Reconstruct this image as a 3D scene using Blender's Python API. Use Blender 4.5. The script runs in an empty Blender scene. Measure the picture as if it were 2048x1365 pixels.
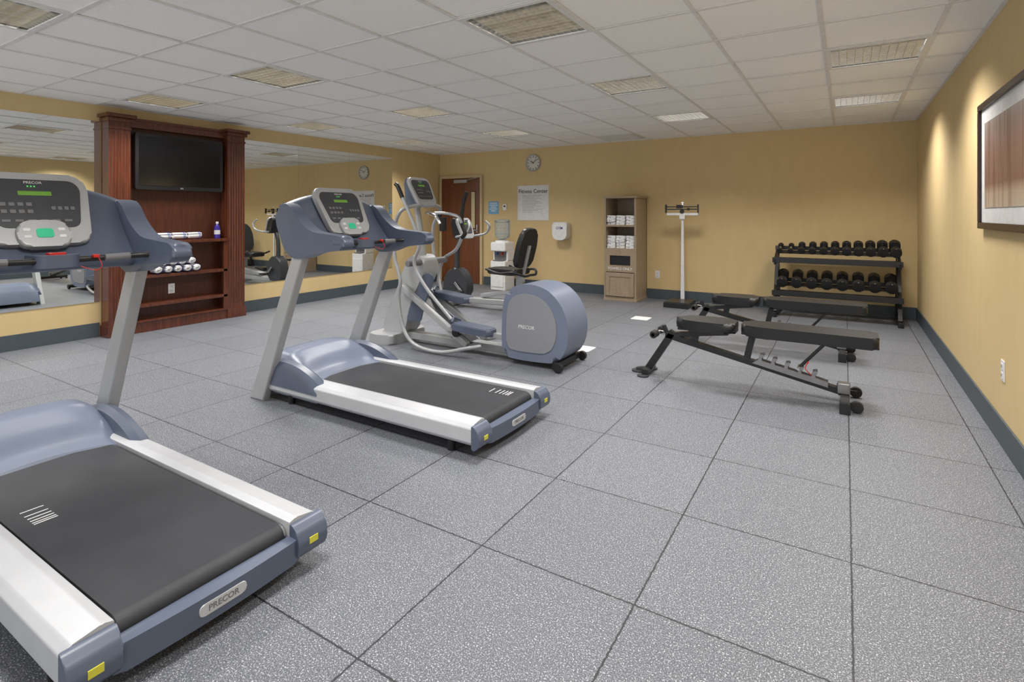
import bpy, bmesh, math, random
from mathutils import Vector, Matrix
random.seed(4)
D=bpy.data
col=bpy.context.scene.collection
sc=bpy.context.scene
# ------------------------------------------------------------------ materials
def nd(nt,t,**k):
    n=nt.nodes.new(t)
    for a,b in k.items(): setattr(n,a,b)
    return n
def mat(name,c,rough=.5,metal=0,c2=None,scale=20,stretch=(1,1,1),bump=0,emis=0,coat=0,lo=.35,hi=.65,trans=0,detail=4,bscale=None,ecol=None):
    m=D.materials.new(name); m.use_nodes=True; nt=m.node_tree; b=nt.nodes['Principled BSDF']
    b.inputs['Base Color'].default_value=(*c,1); b.inputs['Roughness'].default_value=rough; b.inputs['Metallic'].default_value=metal
    if coat: b.inputs['Coat Weight'].default_value=coat; b.inputs['Coat Roughness'].default_value=.1
    if trans: b.inputs['Transmission Weight'].default_value=trans
    if emis:
        b.inputs['Emission Color'].default_value=(*(ecol or c),1); b.inputs['Emission Strength'].default_value=emis
    if c2 is None and not bump: c2=tuple(x*.9 for x in c)
    tc=nd(nt,'ShaderNodeTexCoord'); mp=nd(nt,'ShaderNodeMapping'); mp.inputs['Scale'].default_value=stretch
    nt.links.new(tc.outputs['Object'],mp.inputs['Vector'])
    nz=nd(nt,'ShaderNodeTexNoise'); nz.inputs['Scale'].default_value=scale; nz.inputs['Detail'].default_value=detail
    nt.links.new(mp.outputs[0],nz.inputs['Vector'])
    if c2:
        r=nd(nt,'ShaderNodeValToRGB'); r.color_ramp.elements[0].position=lo; r.color_ramp.elements[1].position=hi
        r.color_ramp.elements[0].color=(*c,1); r.color_ramp.elements[1].color=(*c2,1)
        nt.links.new(nz.outputs['Fac'],r.inputs['Fac']); nt.links.new(r.outputs[0],b.inputs['Base Color'])
    if bump:
        bp=nd(nt,'ShaderNodeBump'); bp.inputs['Strength'].default_value=bump; bp.inputs['Distance'].default_value=.004
        src=nz
        if bscale:
            src=nd(nt,'ShaderNodeTexNoise'); src.inputs['Scale'].default_value=bscale; nt.links.new(mp.outputs[0],src.inputs['Vector'])
        nt.links.new(src.outputs['Fac'],bp.inputs['Height']); nt.links.new(bp.outputs[0],b.inputs['Normal'])
    return m
M={}
M['wall']=mat('wallpaper_ochre',(.61,.462,.235),.75,c2=(.64,.488,.25),scale=3,stretch=(3,3,1),bump=.08,bscale=60,lo=.3,hi=.7)
M['base']=mat('baseboard_vinyl_grey',(.065,.085,.10),.5)
M['tile']=mat('ceiling_tile_white',(.94,.935,.92),.95,c2=(.85,.845,.83),scale=220,bump=.3,lo=.45,hi=.72)
M['tbar']=mat('ceiling_grid_white',(.78,.775,.76),.5)
M['bg']=mat('plastic_blue_grey',(.080,.100,.150),.36,c2=(.09,.111,.163),scale=5)
M['bgl']=mat('plastic_light_blue_grey',(.150,.180,.255),.35,c2=(.163,.193,.27),scale=5)
M['cover']=mat('plastic_warm_grey',(.24,.25,.28),.4,c2=(.245,.255,.285),scale=5)
M['silver']=mat('painted_silver',(.38,.39,.405),.38,metal=.25,c2=(.41,.42,.435),scale=6)
M['rail']=mat('rail_aluminium',(.50,.515,.545),.4,metal=.15,c2=(.47,.485,.515),scale=8)
M['chrome']=mat('chrome',(.75,.75,.75),.15,metal=1)
M['belt']=mat('running_belt_black',(.016,.018,.024),.55,c2=(.023,.025,.032),scale=6,bump=.3,bscale=500)
M['black']=mat('black_plastic',(.010,.010,.012),.4)
M['rubber']=mat('black_rubber',(.010,.010,.011),.5,bump=.1,scale=90)
M['vinyl']=mat('black_vinyl_pad',(.008,.009,.011),.42,bump=.15,scale=250)
M['steel']=mat('black_painted_steel',(.014,.015,.017),.35)
M['white']=mat('white_plastic',(.78,.78,.78),.35)
M['paper']=mat('sign_white',(.76,.76,.76),.5)
M['red']=mat('red_plastic',(.55,.02,.015),.4)
M['green']=mat('green_led',(.05,.35,.08),.4,emis=.5,ecol=(.1,.8,.15))
M['greenb']=mat('green_button',(.02,.50,.26),.4,emis=.1)
M['led']=mat('green_display',(.10,.22,.03),.3,emis=.15,ecol=(.25,.6,.05))
M['yellow']=mat('yellow_label',(.60,.58,.05),.5)
M['grey']=mat('mid_grey_plastic',(.16,.16,.17),.4)
M['gmetal']=mat('brushed_grey_metal',(.30,.30,.31),.35,metal=.7)
M['dkgrey']=mat('dark_grey_plastic',(.038,.041,.048),.4)
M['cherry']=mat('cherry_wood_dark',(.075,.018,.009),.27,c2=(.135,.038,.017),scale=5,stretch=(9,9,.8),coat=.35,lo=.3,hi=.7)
M['cherryd']=mat('cherry_wood_darker',(.050,.013,.007),.35,c2=(.088,.024,.011),scale=5,stretch=(9,9,.8),lo=.3,hi=.7)  # darker cherry tone for the bookcase back and door lite frame
M['doorw']=mat('door_wood_mahogany',(.115,.034,.013),.35,c2=(.17,.055,.022),scale=4,stretch=(10,10,.6),coat=.2,lo=.3,hi=.7)
M['oak']=mat('towel_cabinet_wood',(.28,.215,.145),.5,c2=(.37,.29,.20),scale=6,stretch=(12,12,.8),lo=.3,hi=.7)
M['frame']=mat('door_frame_paint',(.56,.45,.27),.5)
M['towel']=mat('towel_terry_white',(.84,.84,.84),.95,bump=.6,scale=120,c2=(.76,.76,.77))
M['blue']=mat('blue_stripe',(.03,.07,.34),.8)
M['screen']=mat('tv_screen_black',(.006,.006,.007),.12)
M['mirror']=mat('mirror_glass',(.88,.90,.88),.0,metal=1,c2=(.88,.90,.88))
M['louver']=mat('louver_satin_metal',(.80,.79,.75),.22,metal=.95)
M['lamp']=mat('fluorescent_lamp',(1,.98,.95),.5,emis=16,ecol=(1,.98,.95))
M['housing']=mat('fixture_housing_grey',(.10,.097,.09),.5)
M['bframe']=mat('picture_frame_dark',(.030,.016,.011),.3)
M['matb']=mat('picture_mat',(.64,.64,.63),.7)
M['bottleb']=mat('water_bottle_blue',(.72,.84,.94),.05,trans=.85)
M['purple']=mat('bottle_purple',(.05,.03,.30),.2)
M['txtg']=mat('text_dark',(.03,.03,.035),.5)
M['txtl']=mat('text_grey_lines',(.42,.42,.44),.6)
M['sblue']=mat('sign_blue',(.16,.40,.66),.5)
M['wtxt']=mat('lettering_silver',(.7,.7,.72),.4)
M['cface']=mat('clock_face_cream',(.66,.63,.56),.5)
M['glass']=mat('door_lite_glass',(.55,.50,.30),.1)
M['vent']=mat('vent_painted_grey',(.70,.70,.67),.5)
# floor
def floor_mat():
    m=D.materials.new('rubber_tile_floor'); m.use_nodes=True; nt=m.node_tree; b=nt.nodes['Principled BSDF']; L=nt.links.new
    tc=nd(nt,'ShaderNodeTexCoord'); sp=nd(nt,'ShaderNodeSeparateXYZ'); L(tc.outputs['Object'],sp.inputs[0])
    def mth(op,a,bv=None):
        n=nd(nt,'ShaderNodeMath',operation=op)
        for i,v in enumerate((a,bv)):
            if v is None: continue
            if isinstance(v,(int,float)): n.inputs[i].default_value=v
            else: L(v,n.inputs[i])
        return n.outputs[0]
    nzw=nd(nt,'ShaderNodeTexNoise'); nzw.inputs['Scale'].default_value=70; L(tc.outputs['Object'],nzw.inputs['Vector'])
    wob=mth('MULTIPLY',mth('SUBTRACT',nzw.outputs['Fac'],.5),.010)
    def seam(c,ph,p):
        a=mth('DIVIDE',mth('SUBTRACT',mth('ADD',c,wob),ph),p)
        f=mth('FRACT',mth('ADD',a,100.5)); dd=mth('ABSOLUTE',mth('SUBTRACT',f,.5))
        return mth('LESS_THAN',dd,.0032/p), mth('FLOOR',mth('ADD',a,100))
    s1,i1=seam(sp.outputs[0],.02,.612); s2,i2=seam(sp.outputs[1],1.73,.63)
    s=mth('MAXIMUM',s1,s2)
    def spk(scale,lo,hi,seed):
        mp=nd(nt,'ShaderNodeMapping'); mp.inputs['Location'].default_value=(seed,seed*2,0); L(tc.outputs['Object'],mp.inputs[0])
        n=nd(nt,'ShaderNodeTexNoise'); n.inputs['Scale'].default_value=scale; n.inputs['Detail'].default_value=1.5; n.inputs['Roughness'].default_value=.6
        L(mp.outputs[0],n.inputs['Vector'])
        r=nd(nt,'ShaderNodeMapRange'); r.inputs['From Min'].default_value=lo; r.inputs['From Max'].default_value=hi; L(n.outputs['Fac'],r.inputs['Value'])
        return r.outputs[0]
    a=spk(260,.49,.61,0); c=spk(195,.595,.66,7)
    def mix(f,x,y):
        n=nd(nt,'ShaderNodeMix',data_type='RGBA'); L(f,n.inputs['Factor'])
        for k,v in ((6,x),(7,y)):
            if isinstance(v,tuple): n.inputs[k].default_value=(*v,1)
            else: L(v,n.inputs[k])
        return n.outputs[2]
    k=mix(a,(.074,.082,.099),(.225,.240,.272)); k=mix(c,k,(.52,.535,.57)); 
    wn=nd(nt,'ShaderNodeTexWhiteNoise',noise_dimensions='2D'); cx=nd(nt,'ShaderNodeCombineXYZ'); L(i1,cx.inputs[0]); L(i2,cx.inputs[1]); L(cx.outputs[0],wn.inputs['Vector'])
    tv=nd(nt,'ShaderNodeMapRange'); tv.inputs['To Min'].default_value=.94; tv.inputs['To Max'].default_value=1.05; L(wn.outputs['Value'],tv.inputs['Value'])
    hs=nd(nt,'ShaderNodeHueSaturation'); L(tv.outputs[0],hs.inputs['Value']); L(k,hs.inputs['Color'])
    k=mix(s,hs.outputs[0],(.020,.022,.027))
    L(k,b.inputs['Base Color']); b.inputs['Roughness'].default_value=.5
    bp=nd(nt,'ShaderNodeBump'); bp.inputs['Strength'].default_value=.2; bp.inputs['Distance'].default_value=.002; L(a,bp.inputs['Height']); L(bp.outputs[0],b.inputs['Normal'])
    return m
M['floor']=floor_mat()
def art_mat():
    m=D.materials.new('art_print_rust'); m.use_nodes=True; nt=m.node_tree; b=nt.nodes['Principled BSDF']; L=nt.links.new
    tc=nd(nt,'ShaderNodeTexCoord'); sp=nd(nt,'ShaderNodeSeparateXYZ'); L(tc.outputs['Object'],sp.inputs[0])
    r=nd(nt,'ShaderNodeValToRGB'); e=r.color_ramp.elements
    mr=nd(nt,'ShaderNodeMapRange'); mr.inputs['From Min'].default_value=-.3; mr.inputs['From Max'].default_value=.3; L(sp.outputs[2],mr.inputs['Value']); L(mr.outputs[0],r.inputs['Fac'])
    e[0].position=0; e[0].color=(.55,.46,.38,1); e[1].position=1; e[1].color=(.46,.42,.41,1)
    for p,cc in ((.2,(.50,.39,.30,1)),(.3,(.27,.15,.12,1)),(.6,(.32,.19,.16,1)),(.85,(.36,.28,.26,1))):
        x=e.new(p); x.color=cc
    nz=nd(nt,'ShaderNodeTexNoise'); mp=nd(nt,'ShaderNodeMapping'); mp.inputs['Scale'].default_value=(22,22,1.2); L(tc.outputs['Object'],mp.inputs[0]); L(mp.outputs[0],nz.inputs['Vector']); nz.inputs['Scale'].default_value=1
    r2=nd(nt,'ShaderNodeValToRGB'); r2.color_ramp.elements[0].position=.35; r2.color_ramp.elements[0].color=(.45,.36,.33,1); r2.color_ramp.elements[1].position=.5; r2.color_ramp.elements[1].color=(1,1,1,1); L(nz.outputs['Fac'],r2.inputs[0])
    mx=nd(nt,'ShaderNodeMix',data_type='RGBA',blend_type='MULTIPLY'); mx.inputs[0].default_value=.5; L(r.outputs[0],mx.inputs[6]); L(r2.outputs[0],mx.inputs[7]); L(mx.outputs[2],b.inputs['Base Color'])
    b.inputs['Roughness'].default_value=.2
    return m
M['art']=art_mat()
# ------------------------------------------------------------------ geometry
def cr(pts,n=6,closed=False):
    P=[Vector(p) for p in pts]; out=[]; N=len(P)
    rng=range(N) if closed else range(N-1)
    for i in rng:
        if closed: a,b,c,d=P[(i-1)%N],P[i],P[(i+1)%N],P[(i+2)%N]
        else: a,b,c,d=P[max(i-1,0)],P[i],P[i+1],P[min(i+2,N-1)]
        for j in range(n):
            t=j/n
            out.append(.5*((2*b)+(c-a)*t+(2*a-5*b+4*c-d)*t*t+(3*b-a-3*c+d)*t**3))
    if not closed: out.append(P[-1])
    return out
def rp(pts,r,n=5):
    out=[];N=len(pts)
    for i in range(N):
        p=Vector(pts[i]); a=Vector(pts[i-1])-p; b=Vector(pts[(i+1)%N])-p
        k=min(r,a.length*.48,b.length*.48); s=p+a.normalized()*k; e=p+b.normalized()*k
        for j in range(n+1):
            t=j/n; out.append(tuple((1-t)**2*s+2*t*(1-t)*p+t*t*e))
    return out
def rrect(w,h,r,n=5): return rp([(-w/2,-h/2),(w/2,-h/2),(w/2,h/2),(-w/2,h/2)],r,n)
class Geo:
    def __init__(s,off=(0,0,0),Mx=None):
        s.bm=bmesh.new(); s.T=Matrix.Translation(-Vector(off)); s.M=Mx
    def _m(s,t,mi=0):
        for f in t.faces: f.material_index=mi
        if s.M is not None: t.transform(s.M)
        t.transform(s.T)
        bmesh.ops.recalc_face_normals(t,faces=t.faces[:])
        me=D.meshes.new('t'); t.to_mesh(me); t.free(); s.bm.from_mesh(me); D.meshes.remove(me)
    def box(s,x0,x1,y0,y1,z0,z1,bev=0,mi=0,seg=2,rot=None):
        t=bmesh.new(); bmesh.ops.create_cube(t,size=1)
        for v in t.verts: v.co=Vector((v.co.x*(x1-x0),v.co.y*(y1-y0),v.co.z*(z1-z0)))
        if bev: bmesh.ops.bevel(t,geom=t.edges[:],offset=bev,segments=seg,affect='EDGES',profile=.5,clamp_overlap=True)
        c=Vector(((x0+x1)/2,(y0+y1)/2,(z0+z1)/2))
        if rot: t.transform(Matrix.Rotation(rot[0],4,rot[1]))
        t.transform(Matrix.Translation(c)); s._m(t,mi); return s
    def beam(s,p0,p1,w,h,bev=.004,mi=0,up=(0,0,1)):
        p0=Vector(p0);p1=Vector(p1);d=p1-p0;L=d.length;x=d.normalized();y=Vector(up).cross(x)
        if y.length<1e-4: y=Vector((0,1,0))
        y.normalize(); z=x.cross(y)
        t=bmesh.new(); bmesh.ops.create_cube(t,size=1)
        for v in t.verts: v.co=Vector((v.co.x*L,v.co.y*w,v.co.z*h))
        if bev: bmesh.ops.bevel(t,geom=t.edges[:],offset=bev,segments=2,affect='EDGES',profile=.5,clamp_overlap=True)
        R=Matrix((x,y,z)).transposed().to_4x4(); t.transform(Matrix.Translation((p0+p1)/2)@R); s._m(t,mi); return s
    def ring(s,rings,cap=True,mi=0,closed=True):
        t=bmesh.new(); V=[[t.verts.new(Vector(p)) for p in r] for r in rings]; n=len(V[0])
        for i in range(len(V)-1):
            for j in range(n if closed else n-1):
                t.faces.new((V[i][j],V[i][(j+1)%n],V[i+1][(j+1)%n],V[i+1][j]))
        if cap: t.faces.new(V[0][::-1]); t.faces.new(V[-1])
        s._m(t,mi); return s
    def prism(s,pts,axis,a0,a1,bev=0,mi=0,seg=3):
        f={'x':lambda p,a:(a,p[0],p[1]),'y':lambda p,a:(p[0],a,p[1]),'z':lambda p,a:(p[0],p[1],a)}[axis]
        t=bmesh.new(); A=[t.verts.new(f(p,a0)) for p in pts]; B=[t.verts.new(f(p,a1)) for p in pts]; n=len(pts)
        fa=t.faces.new(A[::-1]); fb=t.faces.new(B)
        for j in range(n): t.faces.new((A[j],A[(j+1)%n],B[(j+1)%n],B[j]))
        if bev: bmesh.ops.bevel(t,geom=list(set(fa.edges)|set(fb.edges)),offset=bev,segments=seg,affect='EDGES',profile=.5,clamp_overlap=True)
        s._m(t,mi); return s
    def tube(s,pts,r,n=12,sm=6,mi=0,cap=True,sy=1):
        P=cr(pts,sm) if sm>1 and len(pts)>2 else [Vector(p) for p in pts]
        K=len(P); rr=r if isinstance(r,(list,tuple)) else [r,r]
        def rad(i):
            t=i/(K-1)*(len(rr)-1); a=int(min(t,len(rr)-2)); return rr[a]+(rr[a+1]-rr[a])*(t-a)
        up=None; rings=[]
        for i in range(K):
            tg=(P[min(i+1,K-1)]-P[max(i-1,0)]).normalized()
            if up is None:
                up=Vector((0,0,1)) if abs(tg.z)<.9 else Vector((1,0,0))
            up=(up-tg*up.dot(tg)).normalized(); sd=tg.cross(up)
            R=rad(i); rings.append([P[i]+(up*math.cos(2*math.pi*j/n)*sy+sd*math.sin(2*math.pi*j/n))*R for j in range(n)])
        return s.ring(rings,cap,mi)
    def cyl(s,p0,p1,r,r1=None,n=24,bev=0,mi=0):
        p0=Vector(p0);p1=Vector(p1)
        if not bev: return s.tube([p0,p1],[r,r if r1 is None else r1],n,1,mi)
        d=(p1-p0).normalized(); r1=r if r1 is None else r1
        return s.tubes([p0,p0+d*bev*.3,p0+d*bev,p1-d*bev,p1-d*bev*.3,p1],[r-bev,r-bev*.3,r,r1,r1-bev*.3,r1-bev],n,mi)
    def tubes(s,P,R,n,mi):
        tg=(P[-1]-P[0]).normalized(); up=Vector((0,0,1)) if abs(tg.z)<.9 else Vector((1,0,0)); up=(up-tg*up.dot(tg)).normalized(); sd=tg.cross(up)
        return s.ring([[p+(up*math.cos(2*math.pi*j/n)+sd*math.sin(2*math.pi*j/n))*r for j in range(n)] for p,r in zip(P,R)],True,mi)
    def lathe(s,prof,c=(0,0,0),n=28,mi=0,cap=True):
        c=Vector(c); return s.ring([[c+Vector((r*math.cos(2*math.pi*j/n),r*math.sin(2*math.pi*j/n),z)) for j in range(n)] for r,z in prof],cap,mi)
    def text(s,st,size,Mx,ext=.0006,mi=0,bold=0):
        cu=D.curves.new('tx','FONT'); cu.body=st; cu.size=size; cu.extrude=ext; cu.align_x='CENTER'; cu.align_y='CENTER'; cu.offset=bold; cu.resolution_u=3
        o=D.objects.new('tx',cu); col.objects.link(o); bpy.context.view_layer.update()
        dg=bpy.context.evaluated_depsgraph_get(); me=D.meshes.new_from_object(o.evaluated_get(dg))
        t=bmesh.new(); t.from_mesh(me); t.transform(Mx); s._m(t,mi)
        D.objects.remove(o); D.curves.remove(cu); D.meshes.remove(me); return s
def fr(o,u,v):
    u=Vector(u).normalized(); v=Vector(v).normalized(); n=u.cross(v)
    m=Matrix((u,v,n)).transposed().to_4x4(); m.translation=Vector(o); return m
def finish(g,name,mats,parent=None,label=None,kind=None,loc=None):
    me=D.meshes.new(name)
    for f in g.bm.faces: f.smooth=True
    g.bm.to_mesh(me); g.bm.free()
    me.set_sharp_from_angle(angle=math.radians(35))
    for m in (mats if isinstance(mats,(list,tuple)) else [mats]): me.materials.append(M[m])
    o=D.objects.new(name,me); col.objects.link(o)
    w=o.modifiers.new('wn','WEIGHTED_NORMAL'); w.keep_sharp=True; w.weight=80
    if parent: o.parent=parent
    if loc: o.location=loc
    if label: o['label']=label
    if kind: o['kind']=kind
    return o
def thing(name,label,cat,loc,rot=0,group=None):
    o=D.objects.new(name,None); o.empty_display_size=.1; col.objects.link(o); o.location=loc; o.rotation_euler=(0,0,rot)
    o['label']=label; o['category']=cat
    if group: o['group']=group
    return o
def dup(o,loc,rot=None,label=None):
    def rec(a,par):
        b=a.copy(); col.objects.link(b)
        if par: b.parent=par
        for c in a.children: rec(c,b)
        return b
    b=rec(o,None); b.location=loc
    if rot is not None: b.rotation_euler=rot if isinstance(rot,tuple) else (0,0,rot)
    if label: b['label']=label
    return b
def single(g,name,mats,label,cat,loc,rot=0,group=None):
    o=finish(g,name,mats,loc=loc); o['label']=label; o['category']=cat
    o.rotation_euler=(0,0,rot)
    if group: o['group']=group
    return o
# ------------------------------------------------------------------ room
XL,XR,YB,YF,H=-6.70,.75,8.20,-1.5,2.44
def struct(g,name,m): return finish(g,name,m,kind='structure')
struct(Geo().box(XL-.1,XR+.1,YF-.1,YB+.1,-.1,0),'floor','floor')
struct(Geo().box(XL-.1,XL,YF,YB,0,H+.2),'wall_left','wall')
struct(Geo().box(XR,XR+.1,YF,YB,0,H+.2),'wall_right','wall')
struct(Geo().box(XL-.1,XR+.1,YB,YB+.1,0,H+.2),'wall_back','wall')
bh=.15
struct(Geo().box(XR-.012,XR,YF,YB,0,bh,.003),'baseboard_right','base')
struct(Geo().box(XL,XL+.012,YF,2.57,0,bh,.003).box(XL,XL+.012,4.10,YB,0,bh,.003),'baseboard_left','base')
struct(Geo().box(-5.66,XR-.012,YB-.012,YB,0,bh,.003),'baseboard_back','base')
P=.61
fx=[-.12,-1.95,-4.39,-6.22]; fy=[.71,2.54,4.37,6.20]
Xs=[XL]+[-6.22+P*k for k in range(12)]+[XR]; Ys=[YF]+[-1.12+P*k for k in range(16)]+[YB]
g=Geo()
for i in range(len(Xs)-1):
    for j in range(len(Ys)-1):
        if any(abs(Xs[i]-a)<.02 for a in fx) and any(abs(Ys[j]-b)<.02 for b in fy): continue
        dz=random.uniform(0,.0015)
        g.box(Xs[i],Xs[i+1],Ys[j],Ys[j+1],H+.006+dz,H+.02+dz)
struct(g,'ceiling','tile')
g=Geo()
for x in Xs[1:-1]: g.box(x-.012,x+.012,YF,YB,H,H+.0055)
for y in Ys[1:-1]: g.box(XL,XR,y-.012,y+.012,H+.0002,H+.0057)
g.box(XL,XL+.02,YF,YB,H+.0004,H+.0057).box(XR-.02,XR,YF,YB,H+.0004,H+.0057).box(XL,XR,YB-.02,YB,H+.0004,H+.0057)
struct(g,'trim_1','tbar')
# fixtures
F0=thing('ceiling_light','square recessed fluorescent ceiling light with egg-crate louver','ceiling light',(fx[0]+P/2,fy[0]+P/2,H),group='recessed ceiling lights')
g=Geo(); a,b=.303,.272
for s in (-1,1):
    g.box(-a,a,min(s*a,s*b),max(s*a,s*b),-.004,.004,.001); g.box(min(s*a,s*b),max(s*a,s*b),-b,b,-.004,.004,.001)
finish(g,'light_frame','tbar',F0)
g=Geo()
for s in (-1,1): g.box(-.29,.29,min(s*.29,s*.285),max(s*.29,s*.285),.004,.13); g.box(min(s*.29,s*.285),max(s*.29,s*.285),-.285,.285,.004,.13)
g.box(-.29,.29,-.29,.29,.13,.134); finish(g,'light_housing','housing',F0)
g=Geo(); n=11
for i in range(1,n):
    c=-.272+.544*i/n
    pr=[(c-.0015,.002),(c+.0015,.002),(c+.0035,.02),(c+.009,.042),(c-.009,.042),(c-.0035,.02)]
    g.prism(pr,'y',-.272,.272); g.prism(pr,'x',-.272,.272)
finish(g,'light_louver','louver',F0)
g=Geo()
for y in (-.18,0,.18): g.cyl((-.27,y,.085),(.27,y,.085),.017,n=12)
finish(g,'lamp_tube','lamp',F0)
ld=D.lights.new('fixture_lamp','AREA'); ld.shape='SQUARE'; ld.size=.44; ld.energy=22.5; ld.color=(1,.965,.92); ld.spread=math.radians(128)
lo=D.objects.new('lamp_light',ld); col.objects.link(lo); lo.parent=F0; lo.location=(0,0,-.006)
for x in fx:
    for y in fy:
        if (x,y)!=(fx[0],fy[0]): dup(F0,(x+P/2,y+P/2,H))
g=Geo()
g.box(-.29,.29,-.29,.29,-.004,.004,.001)
for i in range(9): g.box(-.26,.26,-.25+i*.06,-.215+i*.06,-.008,-.003,.001,rot=(.08,'X'))
single(g,'ceiling_air_vent','vent','square slatted pale ceiling air return vent','vent',(-3.17+P/2,7.42+P/2,H)) 
# ------------------------------------------------------------------ mirrors
for k,(y0,y1) in enumerate(((.3,2.575),(4.10,5.01),(5.01,5.94),(5.94,6.9))):
    g=Geo(); yc=(y0+y1)/2; g.box(0,.006,y0-yc+.0012,y1-yc-.0012,0,1.90)
    single(g,'wall_mirror','mirror','large frameless rectangular wall mirror panel','mirror',(XL+.0005,yc,.37),group='wall mirror panels')
# ------------------------------------------------------------------ door
g=Geo(); g.box(-6.62,-5.72,8.165,8.199,.01,1.97,.003,0)
g.box(-5.93,-5.82,8.160,8.166,1.02,1.72,.002,1).box(-5.915,-5.835,8.157,8.161,1.035,1.705,0,2)
g.box(-6.3,-6.0,8.12,8.165,1.88,1.94,.006,3).beam((-6.0,8.14,1.93),(-5.75,8.09,1.96),.02,.012,mi=3).box(-5.80,-5.77,8.15,8.165,.95,1.1,.003,3).cyl((-5.785,8.16,1.0),(-5.785,8.11,1.0),.01,mi=3).cyl((-5.785,8.11,1.0),(-5.88,8.11,1.0),.009,mi=3)
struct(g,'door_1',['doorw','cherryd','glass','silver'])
g=Geo(); g.box(-6.67,-6.62,8.15,8.199,0,2.02,.004).box(-5.72,-5.67,8.15,8.199,0,2.02,.004).box(-6.62,-5.72,8.15,8.199,1.97,2.02,.004)
struct(g,'trim_2','frame')
# ------------------------------------------------------------------ media cabinet
o=(-6.69,3.335,0); C=thing('media_cabinet','dark cherry wood built-in bookcase with fluted pilasters around a television','cabinet',o); G=lambda:Geo(o)
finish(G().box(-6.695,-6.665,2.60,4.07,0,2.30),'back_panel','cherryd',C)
for y0,y1 in ((2.585,2.79),(3.86,4.085)):
    g=G(); w=y1-y0; g.box(-6.695,-6.525,y0,y1,.0,2.30,.003)
    g.box(-6.695,-6.505,y0-.01,y1+.01,0,.12,.006)
    for i in range(6):
        yy=y0+.03+(w-.06)*i/5; g.cyl((-6.525,yy,.2),(-6.525,yy,2.16),.008,n=10)
    g.box(-6.695,-6.51,y0-.004,y1+.004,2.19,2.215,.004).box(-6.695,-6.49,y0-.018,y1+.018,2.27,2.31,.008).box(-6.695,-6.465,y0-.04,y1+.04,2.31,2.35,.008)
    finish(g,'pilaster','cherry',C)
finish(G().box(-6.665,-6.58,2.79,3.86,2.235,2.31,.003).box(-6.665,-6.56,2.79,3.86,2.305,2.335,.006),'cornice','cherry',C)
for z,nm in ((.96,'countertop'),(.585,'shelf'),(.27,'shelf')):
    finish(G().box(-6.665,-6.50 if nm=='countertop' else -6.52,2.79,3.86,z,z+.035,.004),nm,'cherry',C)
finish(G().box(-6.665,-6.52,2.79,3.86,0,.11,.004).box(-6.665,-6.505,2.79,3.86,.11,.13,.004),'plinth','cherry',C)
for a in ((2.79,2.84),(3.81,3.86)): finish(G().box(-6.54,-6.52,a[0],a[1],.13,.96,.002),'face_stile','cherry',C)
# tv
o=(-6.6,3.335,1.565); T=thing('television','flat black wall-mounted television, switched off','television',o); G=lambda:Geo(o)
finish(G().prism([(3.335+a,1.875+b) for a,b in rrect(.97,.62,.02)],'x',-6.61,-6.56,.008),'bezel','black',T)
finish(G().box(-6.562,-6.557,2.885,3.785,1.61,2.155,.002),'screen','screen',T)
finish(G().box(-6.664,-6.61,3.2,3.5,1.7,2.0,.01),'wall_bracket','black',T)
finish(G().text('LG',.026,fr((-6.5585,3.335,1.588),(0,1,0),(0,0,1)),.0008),'logo_lettering','wtxt',T)
# outlets
def outlet(loc,rot,lab):
    g=Geo(); g.box(-.036,.036,-.006,0,-.058,.058,.003).box(-.018,.018,-.009,-.005,.008,.042,.004).box(-.018,.018,-.009,-.005,-.042,-.008,.004)
    for z in (.025,-.025):
        for x in (-.007,.007): g.box(x-.0015,x+.0015,-.0098,-.0085,z-.006,z+.006,0,1)
    single(g,'wall_outlet',['white','txtg'],lab,'outlet',loc,rot)
outlet((-2.44,8.2,.37),0,'white electrical outlet on the yellow wall')
outlet((.75,3.99,.42),math.radians(-90),'white electrical outlet on the yellow wall near the picture')
outlet((-6.664,3.27,.43),math.radians(90),'white electrical outlet inside the cherry bookcase')
# ------------------------------------------------------------------ towels
def towel_mesh(R=.047,L=.15):
    g=Geo(); t=bmesh.new(); turns=2.4; n=70; k=(R-.012)/(turns*2*math.pi); rows=[]
    for i in range(n+1):
        th=turns*2*math.pi*i/n; r=.012+k*th; ri=max(r-k*2*math.pi*.78,.001); wob=1+.06*math.sin(th*2+1)+.02*math.sin(th*5)
        rows.append([t.verts.new((x+.008*math.sin(th*.9),math.cos(th)*q*wob,math.sin(th)*q*wob*.88)) for x,q in ((-L/2,ri),(-L/2+.007,r),(0,r*1.03),(L/2-.007,r),(L/2,ri))])
    for i in range(n):
        a,b=rows[i],rows[i+1]
        for j in range(5): t.faces.new((a[j],a[(j+1)%5],b[(j+1)%5],b[j]))
    t.faces.new(rows[0]); t.faces.new(rows[-1][::-1]); g._m(t,0); return g
h90=math.pi/2
TW=thing('rolled_towel','white rolled terry towel with blue stripe','towel',(0,0,0),group='rolled towels')
finish(towel_mesh(),'towel_roll','towel',TW)
g=Geo()
for x in (.040,.055): g.ring([[(xx,math.cos(2*math.pi*j/32)*.0495,math.sin(2*math.pi*j/32)*.0445) for j in range(32)] for xx in (x-.003,x+.003)],cap=False)
finish(g,'towel_stripe','blue',TW)
first=True
def tw(loc,rot,lab):
    global first
    if first: TW.location=loc; TW.rotation_euler=rot; TW['label']=lab; first=False
    else: dup(TW,loc,rot,lab)
for i in range(4): tw((-6.59,2.97+i*.172,.995+.0445),(0,0,h90+random.uniform(-.10,.10)),'white rolled towel with blue stripe on the cherry cabinet ledge')
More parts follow.
